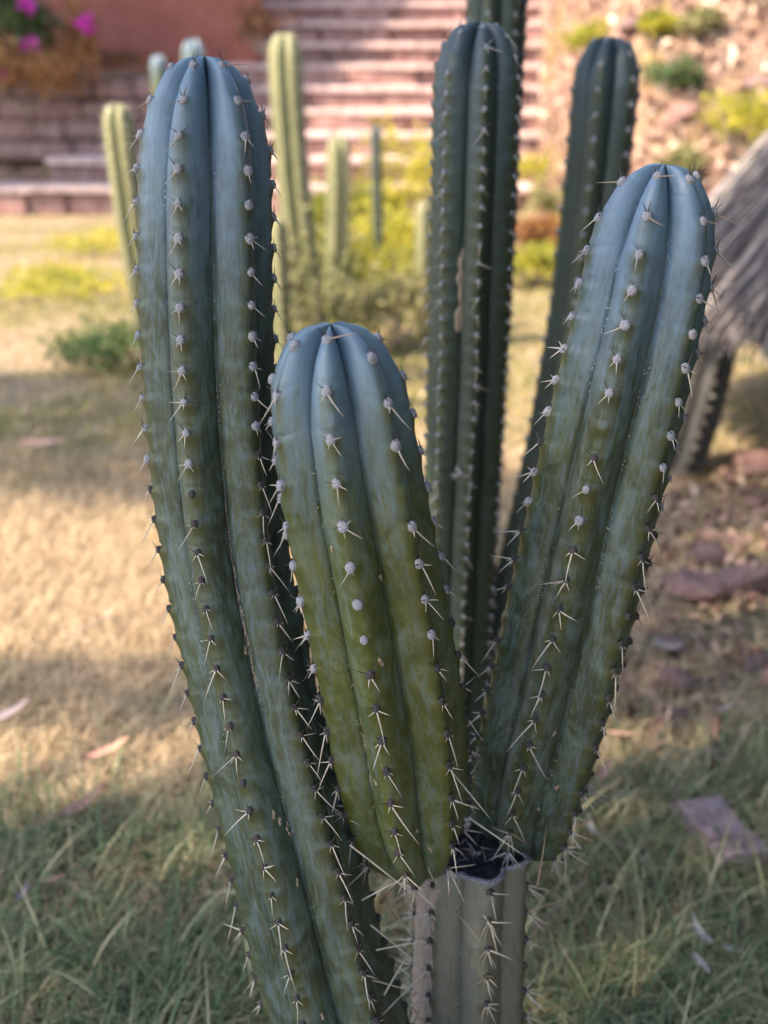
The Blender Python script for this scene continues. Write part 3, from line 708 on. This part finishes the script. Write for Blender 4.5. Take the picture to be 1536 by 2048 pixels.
tg = np.stack([-np.sin(th), np.cos(th), np.zeros(n)], -1) * r.uniform(.003, .009, n)[:, None]; up = np.array([0, 0, .006])
V = np.stack([p0 - tg, p0 + tg, p0 + up, p1 - tg * .6, p1 + tg * .6, p1 + up], 1).reshape(-1, 3) - rb; i = np.arange(n)[:, None] * 6
F = np.concatenate([i + np.array([[0, 3, 5, 2]]), i + np.array([[2, 5, 4, 1]])])
link('straw', mk_mesh('straw', V, F, [M_THATCH], False, {'tint': np.repeat(r.uniform(.05, 1, n) ** 1.4, 6)}), roof, rb, kind='stuff')
for k in range(4):
    an = .6 + k * 1.571; q = rb + np.array([.62 * math.cos(an), .62 * math.sin(an), 0]); V, F = tube(np.array([[0, 0, -.05], [.01, 0, .4], [0, 0, 1.0]]), .05, 10)
    link('post', mk_mesh('post', V, F, [M_BARK]), roof, q)

# ================================================================== STONES, LEAVES, TWIGS ON THE LAWN
def rock_mesh(seed, mat, flat_=.5, sub=2):
    bm = bmesh.new(); bmesh.ops.create_icosphere(bm, subdivisions=sub, radius=.5); r = random.Random(seed)
    pl = [(Vector((r.gauss(0, 1), r.gauss(0, 1), r.gauss(0, .8))).normalized(), r.uniform(.26, .42)) for _ in range(7)]
    for v in bm.verts:
        for nrm, d in pl:
            e = v.co.dot(nrm) - d
            if e > 0: v.co -= nrm * e
        v.co += Vector((r.uniform(-1, 1), r.uniform(-1, 1), r.uniform(-1, 1))) * .018; v.co.z *= flat_
    me = bpy.data.meshes.new('stone'); bm.to_mesh(me); bm.free(); me.materials.append(mat)
    for p in me.polygons: p.use_smooth = False
    return me
ROCKS = [rock_mesh(i, M_ROCK, .6) for i in range(5)] + [rock_mesh(9 + i, M_STEP, .55) for i in range(4)]
def rock(px, py, wpx, label, mi=None, group='stones edging the bed', flat_=1.0, name='stone'):
    p = gnd(px, py); p = gnd(px, py, float(height(p[0], p[1]))); s = wpx * depth(p) / FPX
    o = link(name, ROCKS[(px * 7 + py) % 5 if mi is None else mi], None, (p[0], p[1], p[2] + s * .20 * flat_), label, 'stone', group)
    o.scale = (s, s * .8, s * flat_); o.rotation_euler = (0, random.uniform(-.2, .2), random.uniform(0, 6.28)); return o
for (px, py, wp, mi, lb) in ((1500, 945, 130, 6, 'largest reddish stone lying beyond the dark old trunk'), (1380, 1190, 150, 5, 'pinkish flat stone between the dark gap and slanting arm'),
        (1490, 1185, 150, 1, 'grey mauve stone next to the pinkish flat one'), (1420, 1120, 110, 0, 'dark maroon stone in the shaded bed edge'), (1345, 1305, 90, 2, 'dark mauve stone with a curled pale leaf on it'),
        (1365, 1175, 60, 3, 'small grey stone against the pinkish flat one'), (1345, 1375, 110, 4, 'flat lilac-grey stone below the curled pale leaf'), (1350, 1445, 85, 0, 'small lilac stone half sunk in the grass'),
        (1440, 1530, 90, 2, 'blue-grey stone in dry straw above the layered slab'), (1520, 1340, 80, 1, 'mauve stone in the straw by the bed edge'), (1505, 1010, 60, 7, 'small pink stone under the largest reddish one'),
        (1330, 1240, 50, 3, 'tiny mauve stone near the pinkish flat one'), (1525, 1840, 110, 5, 'brown stone in the grass below the layered slab'), (1470, 1090, 70, 1, 'grey stone wedged beside the maroon one'),
        (1310, 1120, 45, 8, 'small pale pink stone close to the slanting arm')):
    rock(px, py, wp, lb, mi, flat_=.75)
# layered slab
p = gnd(1443, 1668, .045); sl_ = link('slab', None, None, p, 'flat purplish layered stone slab lying in the grass', 'stone')
for k, (dx, dy, ww, dd, hh, zz) in enumerate(((0, 0, .105, .19, .034, -.014), (-.006, .022, .094, .125, .012, .019), (.028, -.062, .044, .058, .009, .019), (-.022, -.064, .048, .05, .007, .019))):
    bm = bmesh.new(); bmesh.ops.create_cube(bm, size=1.0); bmesh.ops.subdivide_edges(bm, edges=list(bm.edges), cuts=5, use_grid_fill=True)
    for v in bm.verts:
        c_ = v.co.copy(); e_ = max(abs(c_.x), abs(c_.y)) * 2; nx_ = float(fbm(c_.x * 4 + k * 9 + 20, c_.y * 4 + 30, k)) - .5; ny_ = float(fbm(c_.y * 5 + 50, c_.x * 5 + c_.z * 3 + 40, k + 3)) - .5
        v.co = Vector((c_.x * ww * (1 + .25 * nx_ + .12 * ny_), c_.y * dd * (1 + .16 * ny_), c_.z * hh * (1 - .25 * max(0, e_ - .7)) + hh / 2 + .010 * nx_))
    me = bpy.data.meshes.new('layer'); bm.to_mesh(me); bm.free(); me.materials.append(M_SLAB); o = link('layer', me, sl_, p + np.array([dx, dy, zz - .004]))
sl_.rotation_euler = (0, R(4), R(14))
# fallen leaves
def leaf_mesh(ln, wd, curl, mat, seed):
    r = np.random.default_rng(seed); u = np.linspace(0, 1, 9); v = np.linspace(-1, 1, 5); U, Vv = np.meshgrid(u, v, indexing='ij')
    wdt = wd * np.power(np.sin(np.pi * np.clip(U * .92 + .05, 0, 1)), .7) * (1.1 - .5 * U)
    x = (U - .5) * ln; y = Vv * wdt * .5 + .12 * wd * np.sin(U * 3); z = curl * ln * ((U - .5) ** 2 * 1.6 + Vv ** 2 * .22) + r.uniform(-.02, .02, U.shape) * wd
    top = np.stack([x, y, z], -1).reshape(-1, 3); bot = top - (0, 0, .0008)
    f = grid_faces(9, 5, False); return mk_mesh('fallen_leaf', np.vstack([top, bot]), np.vstack([f, f[:, ::-1] + 45]), [mat])
def fleaf(px, py, lpx, ang, mat, label, curl=.3, asp=.30, group='fallen leaves on the lawn', lift=.05):
    p = gnd(px, py); z = float(height(p[0], p[1])); p = gnd(px, py, z + lift); ln = lpx * depth(p) / FPX
    o = link('fallen_leaf', leaf_mesh(ln, ln * asp, curl, mat, px), None, p, label, 'leaf', group)
    o.rotation_euler = (random.uniform(-.2, .2), random.uniform(-.25, .1), R(ang)); return o
for (px, py, lp, an, mt, lb, cu) in ((212, 1508, 105, 40, M_DLEAF, 'broad salmon-pink fallen leaf on sunlit straw', .3), (165, 1618, 125, 55, M_DLEAF, 'long narrow salmon fallen leaf where sun turns to shade', .35),
        (20, 1432, 95, 40, M_DLEAFM, 'narrow mauve fallen leaf on shaded straw', .3), (45, 1790, 60, 85, M_DLEAFM, 'small mauve-brown fallen leaf at the edge of green grass', .4), (85, 890, 95, 10, M_DLEAF, 'wide pinkish fallen leaf in the shade stripe', .2),
        (105, 1762, 50, 10, M_DLEAF, 'pale pinkish fallen leaf scrap on shaded straw', .3), (215, 1230, 40, 70, M_DLEAF, 'tiny orange-pink fallen leaf on the sunny lawn', .3),
        (1398, 1868, 78, 105, M_DLEAFP, 'pale lilac strap-shaped fallen leaf standing in green grass', .5), (1403, 1935, 62, -75, M_DLEAFP, 'whitish spoon-shaped fallen leaf in green grass', .35), (1182, 1655, 68, 92, M_DLEAFP, 'pale pink upright leaf beside the slanting arm foot', .2),
        (1335, 1300, 60, -40, M_DLEAFP, 'curled pale pink fallen leaf resting by the mauve stone', .6), (1462, 1900, 42, -35, M_DLEAFP, 'small whitish leaf scrap in the dark grass', .2), (1210, 1545, 60, 60, M_DLEAF, 'pinkish-orange fallen leaf in the patch of sun', .3),
        (1450, 1420, 55, 30, M_DLEAFM, 'small mauve leaf in straw by the bed edge', .3), (1480, 1145, 80, 15, M_DLEAFP, 'pale pink leaf lying across the grey mauve stone', .3), (1240, 1470, 60, -20, M_DLEAF, 'thin tan leaf in sunny straw near the slanting arm', .2)):
    fleaf(px, py, lp, an, mt, lb, cu, .32 if lp < 100 else .26)
# twigs and long dry stalks
def twig(px0, py0, px1, py1, rad, label, bow=.02):
    a_, b_ = gnd(px0, py0), gnd(px1, py1); a_[2] = height(*a_[:2]) + .02; b_[2] = height(*b_[:2]) + .035; m_ = (a_ + b_) / 2 + np.array([bow, bow, .03])
    P_ = catmull(np.array([a_, m_, b_]), 16) - a_; V, F = tube(P_, np.linspace(rad, rad * .45, len(P_)), 6)
    link('dry_stalk', mk_mesh('dry_stalk', V, F, [M_TWIG]), None, a_, label, 'stalk', 'dry stalks lying on the lawn')
for i, t_ in enumerate(((1300, 1715, 1372, 1560, .0028, 'straight pale stalk beside the layered slab'), (1345, 1852, 1180, 1700, .003, 'long grey stalk slanting under the slanting arm foot'), (1075, 1860, 1200, 1810, .0024, 'thin dry stalk close to the cut trunk'),
        (1140, 1880, 1225, 1800, .0022, 'short tan stalk in matted straw'), (1370, 1420, 1500, 1460, .0026, 'bent tan stalk lying before the dark bed'), (1055, 1890, 1140, 1865, .0024, 'grey stalk touching the cut trunk side'),
        (210, 1920, 330, 1800, .002, 'pale dry stalk across the green grass'), (120, 1290, 260, 1265, .003, 'faint dry stalk on the sunny lawn'), (1380, 1440, 1290, 1530, .0022, 'thin stalk near the small lilac stone'))):
    twig(*t_)

# ================================================================== GRASS, STRAW, LITTER (uncountable)
def blades(name, P, ln, wd, lean, mat, tint, seed, label, cat='grass', seg=3):
    r = np.random.default_rng(seed); n = len(P); th = r.uniform(0, 2 * np.pi, n); d = np.stack([np.cos(th), np.sin(th)], -1)
    le = np.clip(lean + r.normal(0, .25, n), .05, 1.35); t = np.linspace(0, 1, seg + 1); V = []
    tw = th + np.pi / 2 + r.normal(0, .5, n); sd = np.stack([np.cos(tw), np.sin(tw), np.zeros(n)], -1)
    for q in t:
        ang = le * (.35 + .75 * q); c = np.concatenate([d * (np.sin(ang) * ln * q)[:, None], (np.cos(ang) * ln * q)[:, None]], 1) + P
        h = (wd * (1 - q * .93))[:, None] * .5; V += [c - sd * h, c + sd * h]
    V = np.stack(V, 1).reshape(-1, 3); k = 2 * (seg + 1); i = np.arange(n)[:, None, None] * k + np.arange(seg)[None, :, None] * 2
    F = (i + np.array([0, 1, 3, 2])).reshape(-1, 4)
    link(name, mk_mesh(name, V, F, [mat], True, {'tint': np.repeat(tint, k)}), kind='stuff', label=label, cat=cat)
def scatter(n, y0, y1, seed, spread=.44, pad=.25, power=1.0):
    r = np.random.default_rng(seed); y = y0 + (y1 - y0) * r.uniform(0, 1, n) ** power
    x = r.uniform(-1, 1, n) * (spread * y + pad); return x, y
def green_amt(x, y):
    g = sst(2.15, 1.65, y + .35 * (fbm(x * 2, y * 2, 31) - .5) - .12 * sst(0, 1, x)) 
    far = sst(.36, .58, fbm(x * .9 + 4, y * .55, 17)) * sst(3.6, 4.6, y) * .9
    rt = sst(.45, .7, fbm(x * 3, y * 3, 6)) * sst(.2, .7, x) * .6 * sst(4, 2.5, y)
    return np.clip(np.maximum(np.maximum(g, far), rt), 0, 1)
r = np.random.default_rng(77)
x, y = scatter(42000, .9, 2.6, 1); k = r.uniform(size=len(x)) < green_amt(x, y) * (.12 + .88 * sst(.38, .58, fbm(x * 5, y * 5, 3))); x, y = x[k], y[k]; P = np.stack([x, y, height(x, y) - .004], -1)
blades('green_grass', P, r.uniform(.04, .15, len(P)), r.uniform(.003, .0075, len(P)), .85, M_GREEN, np.clip(r.beta(1.6, 1.7, len(P)) + .14 * sst(0, .6, x), 0, 1), 2, 'green lawn grass around the cactus foot')
x, y = scatter(90000, 2.3, 10.5, 3, .40, .2, 1.2); k = r.uniform(size=len(x)) < green_amt(x, y) * .9; x, y = x[k], y[k]; k = height(x, y) < .2; x, y = x[k], y[k]; P = np.stack([x, y, height(x, y) - .004], -1)
blades('far_green_grass', P, r.uniform(.03, .08, len(P)), r.uniform(.003, .007, len(P)), .8, M_GOLD, np.clip(r.beta(2, 3, len(P)), 0, 1), 4, 'yellow-green lawn grass farther out toward the steps', seg=2)
x, y = scatter(90000, .9, 4.2, 5, .42, .2, .8); P = np.stack([x, y, height(x, y) - .003], -1); k = r.uniform(size=len(x)) < (1 - .35 * green_amt(x, y)) * (1 - .75 * sst(.25, .31, x / y) * sst(2.2, 2.45, y)); P = P[k]
blades('dry_straw', P, r.uniform(.03, .12, len(P)), r.uniform(.0018, .005, len(P)), 1.0, M_STRAW, np.clip(r.beta(2.4, 2, len(P)), 0, 1), 6, 'dry straw-coloured lawn grass', seg=2)
x, y = scatter(2600, .9, 2.3, 55, .45, .25); k = r.uniform(size=len(x)) < .15 + green_amt(x, y) * .85; x, y = x[k], y[k]; P = np.stack([x, y, height(x, y)], -1)
blades('long_grass', P, r.uniform(.10, .22, len(P)), r.uniform(.004, .0085, len(P)), .85, M_GREEN, np.clip(r.beta(.9, .9, len(P)), 0, 1), 58, 'longer arching grass blades in the lawn at the cactus foot', seg=5)
x, y = scatter(60000, 4.0, 12, 7, .40, .2, 1.2); k = height(x, y) < .25; x, y = x[k], y[k]; P = np.stack([x, y, height(x, y) - .003], -1)
blades('far_dry_straw', P, r.uniform(.03, .09, len(P)), r.uniform(.003, .007, len(P)), 1.1, M_STRAW, np.clip(r.beta(2.6, 2, len(P)), 0, 1), 8, 'dry straw-coloured lawn grass farther out toward the steps', seg=2)
# dry litter and grasses on the slope
n = 26000; x = r.uniform(.9, 7, n); y = r.uniform(5.5, 16, n); z = height(x, y); k = (z > .1) & (x < .45 * y + .3) & ((x > 1.5 + .04 * (y - 9))); P = np.stack([x, y, z], -1)[k]
V, F, t = leaves(P + (0, 0, .02), .10, .5, .6, 9); link('leaf_litter', mk_mesh('leaf_litter', V, F, [M_LITTER], False, {'tint': t}), kind='stuff', label='dry pinkish leaf litter covering the hillside', cat='litter')
n = 26000; x = r.uniform(.9, 7, n); y = r.uniform(5.5, 16, n); z = height(x, y); k = (z > .1) & (x < .45 * y + .3) & (fbm(x * 1.3, y * 1.3, 41) > .46) & ((x > 1.5 + .04 * (y - 9))); P = np.stack([x, y, z], -1)[k]
blades('slope_dry_grass', P, r.uniform(.06, .22, len(P)), r.uniform(.004, .009, len(P)), .7, M_STRAW, np.clip(r.beta(3, 2, len(P)), 0, 1), 12, 'dry tan grass tufts on the hillside', seg=2)
# litter in the shaded bed on the right
n = 3000; x = r.uniform(.55, 2.2, n); y = r.uniform(2.1, 4.0, n); k = (x > .26 * y - .1 + .1 * fbm(x * 3, y * 3)); P = np.stack([x, y, height(x, y) + .01], -1)[k]
V, F, t = leaves(P, .055, .8, .5, 19, np.clip(r.uniform(-.15, .85, len(P)), 0, 1)); link('bed_litter', mk_mesh('bed_litter', V, F, [M_LITTER], False, {'tint': t}), kind='stuff', label='dry leaf litter in the stony bed by the lawn', cat='litter')
# rocks on the slope
rr = random.Random(4); cnt = 0
GR = 'rocks scattered over the hillside'
while cnt < 46:
    yy = rr.uniform(6.8, 14.5); xx = rr.uniform(1.55, .42 * yy); z = float(height(xx, yy))
    if z < .12 or xx < 1.75 + .04 * (yy - 9): continue
    s = rr.uniform(.10, .30); o = link('hillside_rock', rr.choice(ROCKS[4:]), None, (xx, yy, z + .02), 'pinkish rock lying among dry leaves on the hillside', 'rock', GR)
    o.scale = (s, s, s); o.rotation_euler = (0, 0, rr.uniform(0, 6)); cnt += 1

# ================================================================== SHADE TREES (outside the picture)
def shade(x, y):
    s = np.maximum.reduce([
        sst(1.98, 1.80, y + .10 * np.sin(x * 5)),                                            # foot of the clump
        sst(-.55, -.05, x - .25 * (y - 2)) * sst(4.1, 3.7, y),                               # cacti and stony bed
        sst(2.15, 2.3, y) * sst(2.62, 2.45, y) * .75,
        sst(3.55, 3.8, y) * sst(5.6, 5.2, y) * sst(-.3, -.7, x) * (.25 + .75 * sst(.40, .55, fbm(x * 1.4, y * 2.2, 12))),
        sst(1.6, 2.0, x) * sst(5.0, 4.6, y)])
    for (cx, cy, rx, ry) in ((.58, 2.12, .26, .13), (1.05, 2.75, .16, .12), (.42, 1.86, .12, .07), (1.25, 3.3, .2, .1), (.95, 2.0, .12, .08)):
        s = s - 1.3 * np.exp(-(((x - cx) / rx) ** 2 + ((y - cy) / ry) ** 2))
    return np.clip(s, 0, 1)
Sv = np.array(SUN)
def tree(base, n, xr, yr, fn, hr, size, label, seed, bed=0.0):
    r = np.random.default_rng(seed); x = r.uniform(*xr, n); y = r.uniform(*yr, n); k = r.uniform(size=n) < fn(x, y); x, y = x[k], y[k]
    h = r.uniform(*hr, len(x)); P = np.stack([x, y, np.full(len(x), bed)], -1) + Sv[None] * ((h - bed) / Sv[2])[:, None]
    base = np.array(base, float); root = link('shade_tree', None, None, base, label, 'tree', 'shade trees')
    V, F, t = leaves(P - base, size, .8, .6, seed); link('crown', mk_mesh('crown', V, F, [M_CROWN], False), root, base)
    mb = MB(); c = P.mean(0) - base; top = np.array([c[0] * .35, c[1] * .35, hr[0] * .72])
    V, F = tube(catmull(np.array([[0, 0, -.1], [.05, .05, hr[0] * .35], top]), 24), np.linspace(.17, .11, 25), 12); mb.add(V, F)
    for i in range(14):
        e = P[r.integers(0, len(P))] - base; m = top * .5 + e * .5 + r.normal(size=3) * .15 + (0, 0, .1); V, F = tube(catmull(np.array([top, m, e]), 12), np.linspace(.07, .012, 13), 7); mb.add(V, F)
    link('trunk', mb.mesh('trunk', [M_BARK]), root, base)
tree((-6.6, -3.2, 0), 70000, (-2.2, 3.4), (.2, 5.6), shade, (7.4, 9.2), .072, 'broad leafy tree that shades the cactus clump', 21)
def shade2(x, y):
    edge = -.3 + (y - 13.47) * 1.11
    return np.clip(np.maximum(sst(edge + .12, edge - .12, x) * sst(12.0, 12.3, y), 0), 0, 1)
tree((-9.5, 9.0, 0), 60000, (-6, 3.6), (11.8, 17.2), shade2, (6.8, 8.6), .13, 'leafy tree beside the terracotta wall that shades the flower bed', 22)

# dense leaf screen added out of view to darken the right side
hb = np.array([2.15, .6, 0.]); blocker_hedge = link('blocker_hedge', None, None, hb, 'tall dense leaf screen added out of view to block light beside the cactus clump', 'blocker_hedge')
r = np.random.default_rng(8); n = 34000; P = np.stack([r.uniform(-.4, .4, n), r.uniform(-3.2, 2.4, n), r.uniform(0, 3.1, n)], -1); P[:, 0] += .08 * np.sin(P[:, 1] * 5) * np.sin(P[:, 2] * 4)
V, F, t = leaves(P, .10, .5, .6, 8); link('foliage', mk_mesh('foliage', V, F, [M_BUSH], False, {'tint': t * .6}), blocker_hedge, hb)
mb = MB()
for yy in np.arange(-3, 2, .6): V, F = tube(np.array([[0, yy, -.05], [.05, yy, 1.2], [0, yy + .1, 2.4]]), [.04, .03, .01], 8); mb.add(V, F)
link('stems', mb.mesh('stems', [M_BARK]), blocker_hedge, hb)

tb = np.array([2.9, -2.0, 0.]); rt = link('shade_tree', None, None, tb, 'dense tree added out of view to block light from above and behind', 'tree', 'shade trees')  # invented tree, shuts out sky light over and behind the camera
pts, tc = clump_pts((-.5, .2, 4.2), (2.9, 3.0, 1.8), 42000, 31, 34, .36); V, F, t = leaves(pts, .14, .5, .6, 31)
link('crown', mk_mesh('crown', V, F, [M_CROWN], False), rt, tb)
mb = MB(); V, F = tube(np.array([[0, 0, -.1], [.1, .1, 1.6], [-.2, .4, 3.6]]), [.2, .16, .1], 12); mb.add(V, F)
for i in range(8): e = pts[i * 97]; V, F = tube(np.array([[-.15, .35, 3.2], [e[0] * .5, e[1] * .5 + .2, 3.8], e]), [.07, .04, .012], 7); mb.add(V, F)
link('trunk', mb.mesh('trunk', [M_BARK]), rt, tb)
